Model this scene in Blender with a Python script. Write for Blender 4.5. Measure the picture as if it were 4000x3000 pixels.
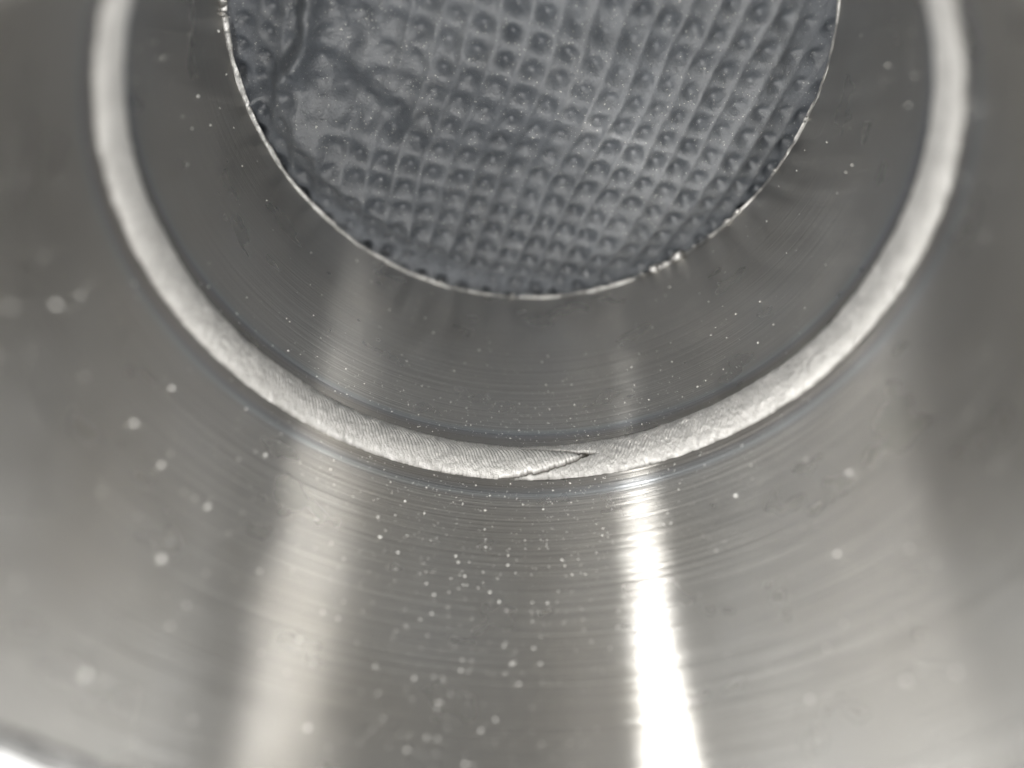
import bpy, math, random
import numpy as np
from mathutils import Matrix, Vector

# ------------------------------------------------------------------ camera, sky, sun, exposure
R = 0.02375                      # inner radius of the tube, metres
ZF, ZN = 2.590, 0.536            # depth of far and near rim along the axis, in radii, from the camera's height
PITCH, YAW, ROLL = -0.7908, -0.0067, -0.0208
OX, OY = -0.0111, -1.0885        # camera offset from the axis, in radii
FPX = 3026.0                     # focal length in pixels of a 4000 px wide frame

scene = bpy.context.scene
for o in list(bpy.data.objects):
    bpy.data.objects.remove(o)
C = scene.collection

cam_d = bpy.data.cameras.new("camera")
cam = bpy.data.objects.new("camera", cam_d)
C.objects.link(cam)
cp, sp, cy, sy, cr, sr = math.cos(PITCH), math.sin(PITCH), math.cos(YAW), math.sin(YAW), math.cos(ROLL), math.sin(ROLL)
Rx = Matrix(((1, 0, 0), (0, cp, -sp), (0, sp, cp)))
Ry = Matrix(((cy, 0, sy), (0, 1, 0), (-sy, 0, cy)))
Rz = Matrix(((cr, -sr, 0), (sr, cr, 0), (0, 0, 1)))
F = Matrix(((1, 0, 0), (0, -1, 0), (0, 0, -1)))
rot = F @ (Ry @ Rx @ Rz) @ F
cam.matrix_world = Matrix.Translation((OX * R, -OY * R, ZF * R)) @ rot.to_4x4()
cam_d.sensor_width = 36.0
cam_d.lens = 36.0 * FPX / 4000.0
cam_d.clip_start = 0.001
cam_d.clip_end = 50.0
cam_d.dof.use_dof = True
cam_d.dof.focus_distance = 2.66 * R
cam_d.dof.aperture_fstop = 11.5
scene.camera = cam

world = bpy.data.worlds.new("World")               # soft even light of the place round the tube
scene.world = world
world.use_nodes = True
bg = world.node_tree.nodes["Background"]
bg.inputs[0].default_value = (1.0, 0.99, 0.965, 1)
bg.inputs[1].default_value = 1.45

# the phone's torch: a small white LED beside and a little below the lens
ld = bpy.data.lights.new("torch", 'POINT')
torch = bpy.data.objects.new("torch", ld)
C.objects.link(torch)
torch.location = (-0.66 * R, 0.45 * R, (ZF + 0.62) * R)
ld.energy = 0.070
ld.shadow_soft_size = 0.0012
ld.color = (1.0, 0.975, 0.93)

scene.view_settings.view_transform = 'Standard'
scene.view_settings.look = 'None'
scene.view_settings.exposure = 0.40
scene.view_settings.gamma = 1.0
scene.cycles.use_denoising = True
scene.cycles.max_bounces = 16
scene.cycles.glossy_bounces = 12
scene.cycles.sample_clamp_indirect = 12.0
scene.cycles.blur_glossy = 0.3

random.seed(7)
rng = np.random.default_rng(11)

# ------------------------------------------------------------------ helpers
def mesh_obj(name, verts, faces, mat, parent=None, smooth=True, uv=None):
    me = bpy.data.meshes.new(name)
    verts = np.asarray(verts, dtype=np.float64)
    me.from_pydata(verts.tolist(), [], faces if isinstance(faces, list) else faces.tolist())
    if smooth:
        me.polygons.foreach_set("use_smooth", [True] * len(me.polygons))
    if uv is not None:
        lay = me.uv_layers.new(name="UVMap")
        li = np.empty(len(me.loops), dtype=np.int32)
        me.loops.foreach_get("vertex_index", li)
        lay.data.foreach_set("uv", np.asarray(uv, dtype=np.float32)[li].ravel())
    me.update()
    if mat:
        me.materials.append(mat)
    o = bpy.data.objects.new(name, me)
    C.objects.link(o)
    if parent:
        o.parent = parent
    return o

def grid_faces(n, m, wrap=False):
    i = np.arange(n if wrap else n - 1)[:, None]
    j = np.arange(m - 1)[None, :]
    i2 = (i + 1) % n
    a = i * m + j; b = i2 * m + j; c = i2 * m + j + 1; d = i * m + j + 1
    return np.stack([a, b, c, d], -1).reshape(-1, 4)

def vnoise(x, y, seed=0):
    """smooth value noise on arrays"""
    def h(ix, iy):
        v = np.sin(ix * 127.1 + iy * 311.7 + seed * 74.7) * 43758.5453
        return v - np.floor(v)
    ix, iy = np.floor(x), np.floor(y)
    fx, fy = x - ix, y - iy
    fx = fx * fx * (3 - 2 * fx); fy = fy * fy * (3 - 2 * fy)
    return ((h(ix, iy) * (1 - fx) + h(ix + 1, iy) * fx) * (1 - fy) + (h(ix, iy + 1) * (1 - fx) + h(ix + 1, iy + 1) * fx) * fy) * 2 - 1

class N:
    """tiny node-tree helper"""
    def __init__(self, name):
        self.m = bpy.data.materials.new(name)
        self.m.use_nodes = True
        self.t = self.m.node_tree
        self.b = self.t.nodes["Principled BSDF"]
    def n(self, kind, **kw):
        x = self.t.nodes.new(kind)
        for k, v in kw.items():
            setattr(x, k, v)
        return x
    def l(self, a, b):
        self.t.links.new(a, b)
    def val(self, sock):
        return sock
    def math(self, op, a, b=None, c=None, clamp=False):
        x = self.n("ShaderNodeMath", operation=op)
        x.use_clamp = clamp
        for k, v in enumerate((a, b, c)):
            if v is None:
                continue
            if isinstance(v, (int, float)):
                x.inputs[k].default_value = v
            else:
                self.l(v, x.inputs[k])
        return x.outputs[0]
    def noise(self, vec, scale, detail=2, rough=0.5):
        x = self.n("ShaderNodeTexNoise")
        x.inputs["Scale"].default_value = scale
        x.inputs["Detail"].default_value = detail
        x.inputs["Roughness"].default_value = rough
        self.l(vec, x.inputs["Vector"])
        return x.outputs[0]
    def mapping(self, vec, scale):
        x = self.n("ShaderNodeMapping")
        x.inputs["Scale"].default_value = scale
        self.l(vec, x.inputs["Vector"])
        return x.outputs[0]
    def ramp(self, fac, stops):
        x = self.n("ShaderNodeValToRGB")
        e = x.color_ramp.elements
        while len(e) < len(stops):
            e.new(0.5)
        for k, (p, c) in enumerate(stops):
            e[k].position = p
            e[k].color = c if len(c) == 4 else (*c, 1)
        self.l(fac, x.inputs[0])
        return x.outputs[0]
    def mix(self, fac, a, b):
        x = self.n("ShaderNodeMix", data_type='RGBA')
        for s, v in ((x.inputs[0], fac), (x.inputs[6], a), (x.inputs[7], b)):
            if isinstance(v, (int, float)):
                s.default_value = v
            elif isinstance(v, tuple):
                s.default_value = (*v, 1)
            else:
                self.l(v, s)
        return x.outputs[2]
    def bump(self, height, strength, dist, normal=None):
        x = self.n("ShaderNodeBump")
        x.inputs["Strength"].default_value = strength
        x.inputs["Distance"].default_value = dist
        self.l(height, x.inputs["Height"])
        if normal:
            self.l(normal, x.inputs["Normal"])
        return x.outputs[0]

# ------------------------------------------------------------------ materials
WZ0, WZ1 = 1.610, 1.756          # toes of the bead along the axis (radii)
WZC = 0.5 * (WZ0 + WZ1)

def brushed_steel(name, depth, sharp):
    """stainless wall turned on a lathe: marks run round the tube (UV: u = angle in turns, v = axial depth in radii)"""
    M = N(name)
    uvn = M.n("ShaderNodeUVMap")
    uv = uvn.outputs[0]
    sep = M.n("ShaderNodeSeparateXYZ"); M.l(uv, sep.inputs[0])
    v = sep.outputs[1]
    fine = M.noise(M.mapping(uv, (9, 150, 1)), 1.0, 3, 0.6)
    mid = M.noise(M.mapping(uv, (4, 55, 1)), 1.0, 2, 0.5)
    blotch = M.noise(M.mapping(uv, (22, 5, 1)), 1.0, 3, 0.6)
    coarse = M.noise(M.mapping(uv, (3, 24, 1)), 1.0, 2, 0.5)
    marks = M.math('ADD', M.math('ADD', M.math('MULTIPLY', fine, 0.55), M.math('MULTIPLY', mid, 0.55)), M.math('MULTIPLY', coarse, 0.20))
    # heat tint: a faint blue line each side of the weld, straw inside it
    d = M.math('ABSOLUTE', M.math('SUBTRACT', v, WZC))
    dn = M.math('ADD', d, M.math('MULTIPLY', M.math('SUBTRACT', mid, 0.5), 0.012))
    tint = M.ramp(M.math('MULTIPLY', dn, 4.0), [
        (0.0, (0.52, 0.51, 0.49)), (0.40, (0.48, 0.47, 0.455)), (0.50, (0.48, 0.50, 0.53)), (0.545, (0.62, 0.66, 0.71)),
        (0.62, (0.64, 0.638, 0.632)), (0.80, (0.655, 0.648, 0.632))])
    col = M.mix(M.math('MULTIPLY', M.math('SUBTRACT', marks, 0.45, clamp=True), 0.5), tint, (0.76, 0.75, 0.725))
    soft_refl = M.noise(M.mapping(uv, (9, 1.6, 1)), 1.0, 3, 0.55)  # soft reflections of the surroundings, painted into the wall colour as brownish patches
    refl_mix = M.n("ShaderNodeMix", data_type='RGBA', blend_type='MULTIPLY')
    refl_mix.inputs[0].default_value = 1.0
    M.l(col, refl_mix.inputs[6])
    M.l(M.ramp(soft_refl, [(0.35, (0.92, 0.905, 0.88)), (0.62, (1, 1, 1))]), refl_mix.inputs[7])
    col = refl_mix.outputs[2]
    tg = M.n("ShaderNodeTangent", direction_type='RADIAL', axis='Z')
    nrm = M.bump(marks, 1.0, depth)
    lobes = []
    for dist, r0, an in (('BECKMANN', 0.275, 0.833), ('GGX', *sharp)):
        gl = M.n("ShaderNodeBsdfAnisotropic", distribution=dist)
        M.l(col, gl.inputs["Color"])
        M.l(M.math('MULTIPLY', M.math('ADD', M.math('MULTIPLY', blotch, 0.25), 0.90), r0), gl.inputs["Roughness"])
        gl.inputs["Anisotropy"].default_value = an
        M.l(tg.outputs[0], gl.inputs["Tangent"])
        M.l(nrm, gl.inputs["Normal"])
        lobes.append(gl)
    mx = M.n("ShaderNodeMixShader")
    mx.inputs[0].default_value = 0.36 if sharp[0] > 0.2 else 0.42
    M.l(lobes[0].outputs[0], mx.inputs[1]); M.l(lobes[1].outputs[0], mx.inputs[2])
    M.l(mx.outputs[0], M.t.nodes["Material Output"].inputs["Surface"])
    return M.m

def weld_metal():
    M = N("weld_metal")
    tc = M.n("ShaderNodeTexCoord").outputs["Object"]
    g = M.noise(tc, 9000, 3, 0.6)
    g2 = M.noise(tc, 900, 3, 0.55)
    at = M.n("ShaderNodeAttribute", attribute_name="oxide_shade")  # oxide in the seam, plus shading painted along the bead's edges
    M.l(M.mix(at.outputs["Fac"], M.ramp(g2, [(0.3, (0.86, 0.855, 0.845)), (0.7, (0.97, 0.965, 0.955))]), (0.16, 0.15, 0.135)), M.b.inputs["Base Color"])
    M.b.inputs["Metallic"].default_value = 1.0
    M.l(M.math('ADD', M.math('MULTIPLY', g2, 0.14), 0.57), M.b.inputs["Roughness"])
    M.l(M.bump(g, 0.7, 0.00006), M.b.inputs["Normal"])
    return M.m

def cut_metal(k=1.0, rough=0.42):
    M = N("cut_metal")
    tc = M.n("ShaderNodeTexCoord").outputs["Object"]
    g = M.noise(tc, 2500, 4, 0.6)
    M.l(M.ramp(g, [(0.3, (0.42 * k, 0.42 * k, 0.42 * k)), (0.7, (0.72 * k, 0.715 * k, 0.70 * k))]), M.b.inputs["Base Color"])
    M.b.inputs["Metallic"].default_value = 1.0
    M.b.inputs["Roughness"].default_value = rough
    M.l(M.bump(g, 0.6, 0.00015), M.b.inputs["Normal"])
    return M.m

def cloth_mat():
    M = N("embossed_vinyl")
    tc = M.n("ShaderNodeTexCoord").outputs["Object"]
    g = M.noise(tc, 5200, 3, 0.65)
    g2 = M.noise(tc, 160, 4, 0.6)
    fl = M.noise(tc, 5200, 1, 0.5)
    col = M.ramp(g2, [(0.25, (0.052, 0.060, 0.072)), (0.75, (0.095, 0.107, 0.125))])
    col = M.mix(M.ramp(fl, [(0.69, (0, 0, 0)), (0.76, (1, 1, 1))]), col, (0.42, 0.42, 0.40))
    M.l(col, M.b.inputs["Base Color"])
    M.l(M.math('ADD', M.math('MULTIPLY', g, 0.2), 0.31), M.b.inputs["Roughness"])
    M.b.inputs["Specular IOR Level"].default_value = 1.0
    M.l(M.bump(g, 0.9, 0.00009), M.b.inputs["Normal"])
    return M.m

def dust_glint_mat():
    M = N("dust")  # pale colour of the dust, and of the painted chatter glints
    M.b.inputs["Base Color"].default_value = (0.92, 0.915, 0.90, 1)
    M.b.inputs["Roughness"].default_value = 0.35
    return M.m

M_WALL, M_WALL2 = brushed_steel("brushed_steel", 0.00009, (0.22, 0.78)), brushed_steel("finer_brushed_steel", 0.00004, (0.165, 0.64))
M_RIM = cut_metal(0.42, 0.6)
M_WELD, M_CUT, M_CLOTH, M_DUST_GLINT = weld_metal(), cut_metal(), cloth_mat(), dust_glint_mat()

# ------------------------------------------------------------------ cloth (the surface the tube stands on)
def axis_samples():
    a = np.arange(0, 1.03, 0.0048)
    b = np.arange(1.035, 1.7, 0.014)
    c = 1.7 + (np.linspace(0, 1, 26)[1:] ** 1.6) * 2.6
    p = np.concatenate([a, b, c])
    return np.concatenate([-p[::-1][:-1], p])

def seg_dist(x, y, pts):
    """signed distance to a polyline (positive on its left side) and the parameter along it"""
    best = np.full(x.shape, 1e9); sgn = np.zeros(x.shape); tt = np.zeros(x.shape)
    for k in range(len(pts) - 1):
        (x0, y0), (x1, y1) = pts[k], pts[k + 1]
        dx, dy = x1 - x0, y1 - y0
        t = np.clip(((x - x0) * dx + (y - y0) * dy) / (dx * dx + dy * dy), 0, 1)
        ex, ey = x - (x0 + t * dx), y - (y0 + t * dy)
        d = np.hypot(ex, ey)
        s = np.sign(dx * ey - dy * ex)
        m = d < best
        best = np.where(m, d, best); sgn = np.where(m, s, sgn); tt = np.where(m, (k + t) / (len(pts) - 1), tt)
    return best * sgn, tt

def cloth_height(x, y):
    # x right, y towards the far wall (photo down), all in radii
    wx = x + 0.020 * vnoise(x * 3, y * 3, 3) + 0.006 * vnoise(x * 9, y * 9, 4)
    wy = y + 0.020 * vnoise(x * 3 + 9, y * 3, 5) + 0.006 * vnoise(x * 9, y * 9 + 3, 6)
    a = np.array((0.0868, 0.0262)); b = np.array((-0.0300, 0.0895))
    det = a[0] * b[1] - a[1] * b[0]
    s = (wx * b[1] - wy * b[0]) / det + 0.05
    t = (-wx * a[1] + wy * a[0]) / det + 0.10
    fs, ft = s - np.round(s), t - np.round(t)
    q = (np.abs(fs) ** 2.4 + np.abs(ft) ** 2.4) ** (1 / 2.4)
    cell = vnoise(np.round(s) * 0.73, np.round(t) * 0.61, 8)
    amp = 0.028 * (1 + 0.35 * cell)
    q = (np.abs(fs) ** 2.2 + np.abs(ft * 1.04) ** 2.2) ** (1 / 2.2)
    soft = np.clip(0.27 + 0.05 * vnoise(np.round(s) * 1.7, np.round(t) * 1.3, 9), 0.2, 0.34)
    pit = -amp * np.exp(-(q / soft) ** 2) + 0.0045 * np.exp(-((0.5 - np.abs(fs)) / 0.15) ** 2)
    ridge = 0
    # fold at the top left: rolled edge, drops to another layer on its left
    fold, _ = seg_dist(x, y, [(-0.70, -0.60), (-0.722, -0.184), (-0.745, -0.08), (-0.80, 0.0), (-0.90, 0.085), (-1.08, 0.22)])
    left = 1 / (1 + np.exp(np.clip(-fold / 0.008, -40, 40)))      # 1 on the far-left layer
    h = np.zeros_like(x)
    keep = 1 - 0.75 * np.exp(-((x + 0.55) / 0.16) ** 2 - ((y + 0.05) / 0.17) ** 2)
    keep *= 1 - 0.8 * np.exp(-((x + 0.74) / 0.13) ** 2 - ((y - 0.22) / 0.13) ** 2)
    h += (pit + ridge) * keep
    h += 0.042 * vnoise(x * 2.1 + 1, y * 2.1 + 4, 1) + 0.009 * vnoise(x * 6, y * 6, 2)
    h += 0.0016 * vnoise(x * 38, y * 38, 14) + 0.0010 * vnoise(x * 75, y * 75, 15)
    def bumpy(cx, cy, lx, ly, ang, amp):
        ca, sa = math.cos(ang), math.sin(ang)
        u = (x - cx) * ca + (y - cy) * sa; w = -(x - cx) * sa + (y - cy) * ca
        return amp * np.exp(-(u / lx) ** 2 - (w / ly) ** 2)
    h += bumpy(-0.80, 0.27, 0.16, 0.07, 0.9, 0.040)     # smooth bulge beside the crease
    h += bumpy(-0.52, 0.58, 0.34, 0.045, 0.66, 0.028)   # ridge parallel to the rim
    h += bumpy(-0.60, 0.10, 0.20, 0.075, 0.72, -0.065)  # soft grooves running down from the fold
    h += bumpy(-0.50, 0.08, 0.16, 0.06, 0.80, 0.020)
    h += bumpy(-0.44, 0.22, 0.15, 0.06, 1.00, -0.022)
    h += bumpy(-0.62, -0.10, 0.06, 0.16, 0.1, -0.030)
    h += bumpy(0.33, -0.13, 0.34, 0.075, 0.45, -0.034) + bumpy(0.24, 0.10, 0.12, 0.10, 0.3, 0.022)
    h += bumpy(-0.90, 0.115, 0.07, 0.035, -0.75, -0.075)  # deep end of the crease
    near = np.exp(-((x + 0.55) / 0.3) ** 2 - ((y - 0.05) / 0.35) ** 2)
    h += near * (0.020 * vnoise(x * 9 + 2, y * 9, 11) + 0.012 * vnoise(x * 17, y * 17, 12))
    h += 0.055 * np.exp(-((fold + 0.028) / 0.030) ** 2) - 0.035 * left * np.exp(-np.abs(fold) / 0.30)
    r = np.hypot(x, y)
    e = np.clip((r - 0.78) / 0.22, 0, 1)
    h += 0.045 * (1 - np.clip(r, 0, 1) ** 2) + 0.022 - 0.072 * e * e * (3 - 2 * e)      # pressed down under the rim
    h = np.where(r > 0.985, np.minimum(h, -0.012 + 0.05 * np.clip(r - 1.10, 0, 0.6)), h)
    out = np.clip((r - 1.5) / 1.0, 0, 1)
    return h * (1 - out)

ax = axis_samples()
gx, gy = np.meshgrid(ax, ax, indexing='ij')
gh = cloth_height(gx, gy)
cv = np.stack([gx * R, -gy * R, gh * R], -1).reshape(-1, 3)
n = len(ax)
cloth = mesh_obj("cloth", cv, grid_faces(n, n)[:, ::-1], M_CLOTH)
cloth["label"] = "blue-grey embossed cloth with rows of dimples and a fold, under the open tube end"
cloth["category"] = "cloth"

# ------------------------------------------------------------------ tube
tube = bpy.data.objects.new("steel_tube", None)
C.objects.link(tube)
tube["label"] = "brushed stainless steel tube seen from inside, with a weld bead round it"
tube["category"] = "tube"
TH = 0.105                        # wall thickness in radii

def P(phi, r, z):
    """phi from the far wall towards +X, r and z in radii"""
    return np.stack([r * np.sin(phi) * R, -r * np.cos(phi) * R, (ZF - z) * R + 0 * phi], -1)

def wall_r(phi, z):
    """inner radius: out of round by a hair, pulled in beside the weld"""
    d = z - WZC
    return 1.0 + 0.0016 * np.sin(2 * phi + 0.7) + 0.0008 * np.sin(5 * phi + z * 2) - 0.004 * np.exp(-(d / 0.12) ** 2) + 0.0005 * vnoise(phi * 6, z * 5, 21)

NPH = 720
def near_z(phi):
    return ZN - 0.012 - 0.023 * np.clip(np.sin(phi), 0, 1)

def section(name, z0, z1, nz, mat):
    ph = np.linspace(-math.pi, math.pi, NPH + 1)      # the texture seam lies behind the camera
    zs = np.linspace(z0, z1, nz)
    A, Z = np.meshgrid(ph, zs, indexing='ij')
    if z0 == ZN:
        Z = Z + (near_z(A) - ZN) * (z1 - Z) / (z1 - z0)
    v = P(A, wall_r(A, Z), Z).reshape(-1, 3)
    uv = np.stack([A / (2 * math.pi) + 0.5, Z], -1).reshape(-1, 2)
    return mesh_obj(name, v, grid_faces(NPH + 1, nz), mat, tube, uv=uv)

CH = 0.010
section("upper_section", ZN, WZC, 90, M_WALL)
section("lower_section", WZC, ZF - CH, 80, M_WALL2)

def ring(name, prof, mat, nph=720, jitter=0.0, seed=0, dz=None, dr=None):
    """revolve a closed-off profile [(r, z), ...]"""
    ph = np.linspace(0, 2 * math.pi, nph, endpoint=False)
    rows = []
    for k, (r, z) in enumerate(prof):
        j = jitter * (vnoise(ph * 9, ph * 0 + k, seed) + 0.6 * vnoise(ph * 40, ph * 0 + k, seed + 1)) if jitter else 0
        rr = dr(ph, r + 0 * ph) if dr else r + 0 * ph
        zz = z + (dz(ph) if dz else 0 * ph)
        rows.append(P(ph, rr + j, zz + 0.7 * j))
    v = np.stack(rows, 1).reshape(-1, 3)
    return mesh_obj(name, v, grid_faces(nph, len(prof), wrap=True), mat, tube)

def lip(phi):
    """how far the burred lip of the far rim stands in, widest on the left"""
    d = np.degrees((phi + math.pi) % (2 * math.pi) - math.pi)
    return 0.45 + 0.75 / (1 + np.exp((d + 48) / 8)) + 0.25 * vnoise(phi * 14, phi * 0, 45)

ring("outer_wall", [(1 + TH, ZN + 0.02), (1 + TH, 1.6), (1 + TH + 0.02, 1.66), (1 + TH + 0.02, 1.70), (1 + TH, 1.76), (1 + TH, ZF - 0.01)], M_CUT, 256)
ring("near_cut_edge", [(1.001, ZN + 0.012), (0.997, ZN), (1.006, ZN - 0.010), (1.02, ZN - 0.013), (1.035, ZN - 0.008), (1.05, ZN - 0.013), (1.07, ZN - 0.009), (1 + TH - .006, ZN - 0.004), (1 + TH, ZN + 0.02)], M_RIM, 1500, 0.013, 31,
     dz=lambda p: near_z(p) - ZN)
ring("far_cut_edge", [(1.0005, ZF - CH - 0.002), (1.0, ZF - CH), (0.993, ZF - 0.006), (0.986, ZF - 0.002), (0.985, ZF), (1.0, ZF + 0.002), (1 + TH, ZF - 0.01)], M_CUT, 1600, 0.0028, 41,
     dr=lambda p, r: np.where(r < 1, 1 - (1 - r) * lip(p), r))

# weld bead: a height field over (angle, width) with crescent ripples and an overlap where the run closes on itself
NB, MB = 5400, 44
ph = np.linspace(0, 2 * math.pi, NB, endpoint=False)
u = np.linspace(-1.0, 1.0, MB)
A, U = np.meshgrid(ph - math.pi, u, indexing='ij')  # U: -1 near toe, +1 far toe; angle 0 at the far wall
wob = 0.10 * vnoise(A * 5, A * 0, 51) + 0.05 * vnoise(A * 23, A * 0, 52)
wid = 1.0 + 0.06 * vnoise(A * 7, A * 0 + 3, 53) + 0.03 * vnoise(A * 31, A * 0 + 3, 54)
def bead(un, crest, sh, seed):
    c = np.clip(un, -1, 1)
    pk = 0.18                                        # crest sits towards the far toe
    w = np.where(c < pk, (c - pk) / (1 + pk), (c - pk) / (1 - pk))
    prof = np.clip(1 - np.abs(w) ** 2.2, 0, None) ** 0.9
    lag = 0.030 * c + 0.060 * c ** 3                 # ripples swept back along both toes
    k = 2 * math.pi / 0.0130
    phase = (A + sh * lag) * k + 1.6 * vnoise(A * 30, c * 2, seed) + 3.0 * vnoise(A * 9, c * 0, seed + 1)
    rip = (np.abs(np.sin(phase * 0.5)) ** 0.7 - 0.6) * (0.65 + 0.35 * vnoise(A * 60, c * 3, seed + 2))
    side = 0.50 + 1.9 * np.clip(0.10 + c, 0, 1)     # deepest ripples on the far flank
    return np.where(np.abs(un) < 1, crest * prof + 0.0042 * rip * side * np.clip(prof * 2.2, 0, 1), 0)
us = U - 0.25 * wob
h1 = bead(us / wid, 0.024, -1, 60)
# the closing pass comes round from the left, runs over the start of the bead and tapers to a point
tip = math.radians(14.4)
tl = np.clip((tip - A) / math.radians(18.0), 0, 1)
hw = 0.03 + 0.99 * tl ** 0.95
c2 = 0.10 - 0.36 * tl + 0.26 * tl ** 2
un2 = (us - c2 + 0.05 * vnoise(A * 45, U * 1.5, 95) + 0.03 * vnoise(A * 120, U * 3, 96)) / (hw * wid)
left = A < tip
h2 = bead(us / wid, 0.024, 1, 70)
in_tail = np.abs(un2) < 1
tail = 0.009 * np.clip(1 - np.abs(un2) ** 2, 0, None) ** 0.6 * np.clip(tl * 4, 0, 1) * (1 - tl ** 3)
H = np.where(left, np.where(in_tail, h2 * (0.86 + 0.14 * tl) + tail, h1 * 0.86), h1 * (0.86 + 0.14 * np.clip((A - tip) / 0.2, 0, 1)))
near_tip = left & (A > math.radians(-3.5))
seam = np.where(near_tip, np.exp(-((np.abs(un2) - 1.0) * hw / 0.060) ** 2), 0) + np.exp(-((A - tip + 0.004) / 0.026) ** 2 - ((us - 0.10) / 0.09) ** 2)
H = H - 0.009 * np.clip(seam, 0, 1)
H -= 0.009 * np.exp(-((A - math.radians(12.4)) / 0.006) ** 2 - ((us - 0.16) / 0.09) ** 2)
H += 0.0010 * vnoise(A * 150, U * 9, 80) + 0.0012 * vnoise(A * 70, U * 5, 81)
Z = WZC + U * 0.5 * (WZ1 - WZ0) * 1.03
Rr = wall_r(A, Z) + 0.002 - np.clip(H + 0.003, -0.001, None)
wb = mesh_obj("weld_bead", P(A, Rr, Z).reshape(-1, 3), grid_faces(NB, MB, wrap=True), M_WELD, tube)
ox = wb.data.attributes.new("oxide_shade", 'FLOAT', 'POINT')
toe = 0.65 * np.clip((np.abs(U) - 0.84) / 0.16, 0, 1) * (0.6 + 0.4 * vnoise(A * 40, U, 90))  # edge shading of the bead, painted as a darker colour along both toes
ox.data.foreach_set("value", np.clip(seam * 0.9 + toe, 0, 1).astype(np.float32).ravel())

# burrs left on the far rim: (angle deg, size in radii, stretch)
def chip(seed, s, st):
    g = np.random.default_rng(seed)
    nu, nv = 10, 7
    vs, fs = [], []
    for i in range(nu):
        for j in range(nv):
            a = 2 * math.pi * i / nu; b = math.pi * j / (nv - 1)
            k = 1 + 0.5 * (g.random() - 0.5)
            vs.append((s * st * math.sin(b) * math.cos(a) * k, s * math.sin(b) * math.sin(a) * k, s * math.cos(b) * k))
    return np.array(vs), grid_faces(nu, nv, wrap=True)
burrs = [(39.5, .021, 1.6), (33.2, .018, 1.5), (36.0, .007, 2.5), (53, .009, 2.2), (56, .008, 2.4), (-2, .011, 1.2), (3.5, .008, 1.2), (5.5, .008, 1.0),
         (1.2, .006, 1.4), (-8, .006, 1.3), (-10.5, .005, 1.2), (-16, .006, 1.5), (-21, .007, 1.6), (-23, .006, 1.4), (-33, .005, 2), (-38, .006, 2.2), (-47, .005, 2.5),
         (-100.5, .016, 1.6), (-98, .010, 1.2), (30, .005, 2), (27, .004, 2.2), (68, .005, 2), (80, .006, 2), (44, .005, 2), (48, .004, 2.5), (9.5, .005, 1.4), (-5, .004, 1.5)]
for k, (deg, s, st) in enumerate(burrs):
    a = math.radians(deg)
    vs, fs = chip(k, s * R, st)
    o = mesh_obj("burr", vs, fs, M_CUT, tube)
    p = P(np.array(a), np.array(0.992), np.array(ZF - 0.004))
    o.location = Vector(p.tolist())
    o.rotation_euler = (0, 0, a - 0.0)

# ------------------------------------------------------------------ unseen phone, set behind lens and torch to darken the wall's reflections
def phone_mat():
    M = N("phone_back")
    tc = M.n("ShaderNodeTexCoord").outputs["Object"]
    g = M.noise(tc, 300, 3, 0.6)
    M.l(M.ramp(g, [(0.3, (0.020, 0.020, 0.022)), (0.7, (0.032, 0.032, 0.034))]), M.b.inputs["Base Color"])
    M.b.inputs["Roughness"].default_value = 0.4
    return M.m
def rounded_slab(name, w, h, d, rad, mat):
    n = 12
    pts = []
    for cx, cy, a0 in ((w / 2 - rad, h / 2 - rad, 0), (-w / 2 + rad, h / 2 - rad, 90), (-w / 2 + rad, -h / 2 + rad, 180), (w / 2 - rad, -h / 2 + rad, 270)):
        for k in range(n + 1):
            a = math.radians(a0 + 90 * k / n)
            pts.append((cx + rad * math.cos(a), cy + rad * math.sin(a)))
    m = len(pts)
    vs = []
    for ins, z in ((0.0012, 0), (0, 0.0012), (0, d - 0.0012), (0.0012, d)):
        vs += [(x * (1 - 2 * ins / w), y * (1 - 2 * ins / h), z) for x, y in pts]
    fs = [[(k + 1) % m + m * l, k + m * l, k + m * (l + 1), (k + 1) % m + m * (l + 1)] for l in range(3) for k in range(m)]
    fs += [list(range(m))[::-1], [3 * m + k for k in range(m)]]
    return mesh_obj(name, vs, fs, mat, None, smooth=False)
phone = rounded_slab("smartphone", 0.162, 0.078, 0.0085, 0.010, phone_mat())
phone.matrix_world = cam.matrix_world @ Matrix.Translation((0.036, -0.003, 0.015))
phone["label"] = "dark unseen smartphone above the open mouth of the tube, mirrored in its wall"
phone["category"] = "phone"

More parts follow.
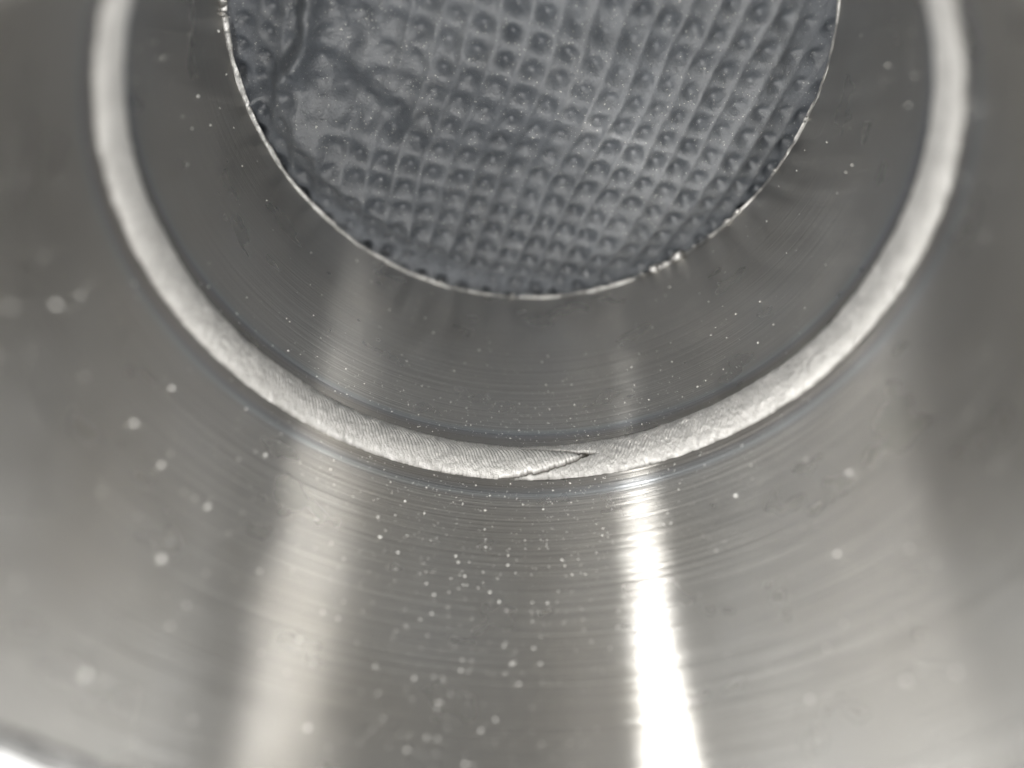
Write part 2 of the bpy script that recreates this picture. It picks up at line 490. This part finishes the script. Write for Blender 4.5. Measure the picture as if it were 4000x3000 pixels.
# ------------------------------------------------------------------ dust, and pale specks standing for glints, on the wall
oct_v = np.array([(1, 0, 0), (-1, 0, 0), (0, 1, 0), (0, -1, 0), (0, 0, 1), (0, 0, -1)], float)
oct_f = np.array([(0, 2, 4), (2, 1, 4), (1, 3, 4), (3, 0, 4), (2, 0, 5), (1, 2, 5), (3, 1, 5), (0, 3, 5)])
DV, DF = [], []
def speck(a, z, s):
    p = P(np.array(a), np.array(float(wall_r(np.array(a), np.array(z))) - s * 0.4), np.array(z))
    q = oct_v * (s * R) * np.array((1, 1, 1)) * rng.uniform(0.45, 1.6, 3)
    th = rng.uniform(0, math.pi); c, s_ = math.cos(th), math.sin(th)
    q = np.stack([q[:, 0] * c - q[:, 1] * s_, q[:, 0] * s_ + q[:, 1] * c, q[:, 2]], -1)
    DF.append(oct_f + len(DV) * 6); DV.append(q + p)
for _ in range(2400):                                  # fine dust either side of the weld
    z = WZC + rng.normal(0, 0.30)
    if z > WZC + 0.3 and rng.random() < 0.6:
        continue
    if abs(z - WZC) < 0.085 or not ZN + .05 < z < ZF - .05:
        continue
    speck(rng.normal(0.05, 0.42), z, (rng.uniform(0.0008, 0.0014) + 0.0022 * rng.random() ** 6) * (0.8 if z > WZC else 1.05))
for _ in range(330):                                   # all round
    z = rng.uniform(ZN + 0.05, ZF - 0.05)
    if abs(z - WZC) > 0.085:
        speck(rng.uniform(-2.0, 2.0), z, rng.uniform(0.0018, 0.0036))
for _ in range(50):                                   # larger grains
    z = rng.uniform(ZN + 0.05, 1.55)
    a = rng.normal(0.10, 0.75)
    speck(a, z, rng.uniform(0.0026, 0.0050) * (1 + 0.3 * min(abs(a), 1.3)))
for k in range(24):                                    # lathe chatter: its glints put in as dotted rows of pale specks
    z = 0.66 + k * 0.031 + rng.normal(0, 0.003)
    for j in range(44):
        if rng.random() < 0.36 * math.exp(-((j - 17 - rng.normal(0, 4)) / 13.0) ** 2):
            speck(-0.46 + j * 0.0245 + rng.normal(0, 0.002), z + rng.normal(0, 0.0008), rng.uniform(0.0016, 0.0036) * (1.35 - 0.3 * z))
dust = mesh_obj("dust_glint_specks", np.concatenate(DV), np.concatenate(DF), M_DUST_GLINT, smooth=False)
dust["kind"] = "stuff"
dust["label"] = "fine pale dust specks and painted chatter glints scattered on the inside of the steel tube"
dust["category"] = "dust"
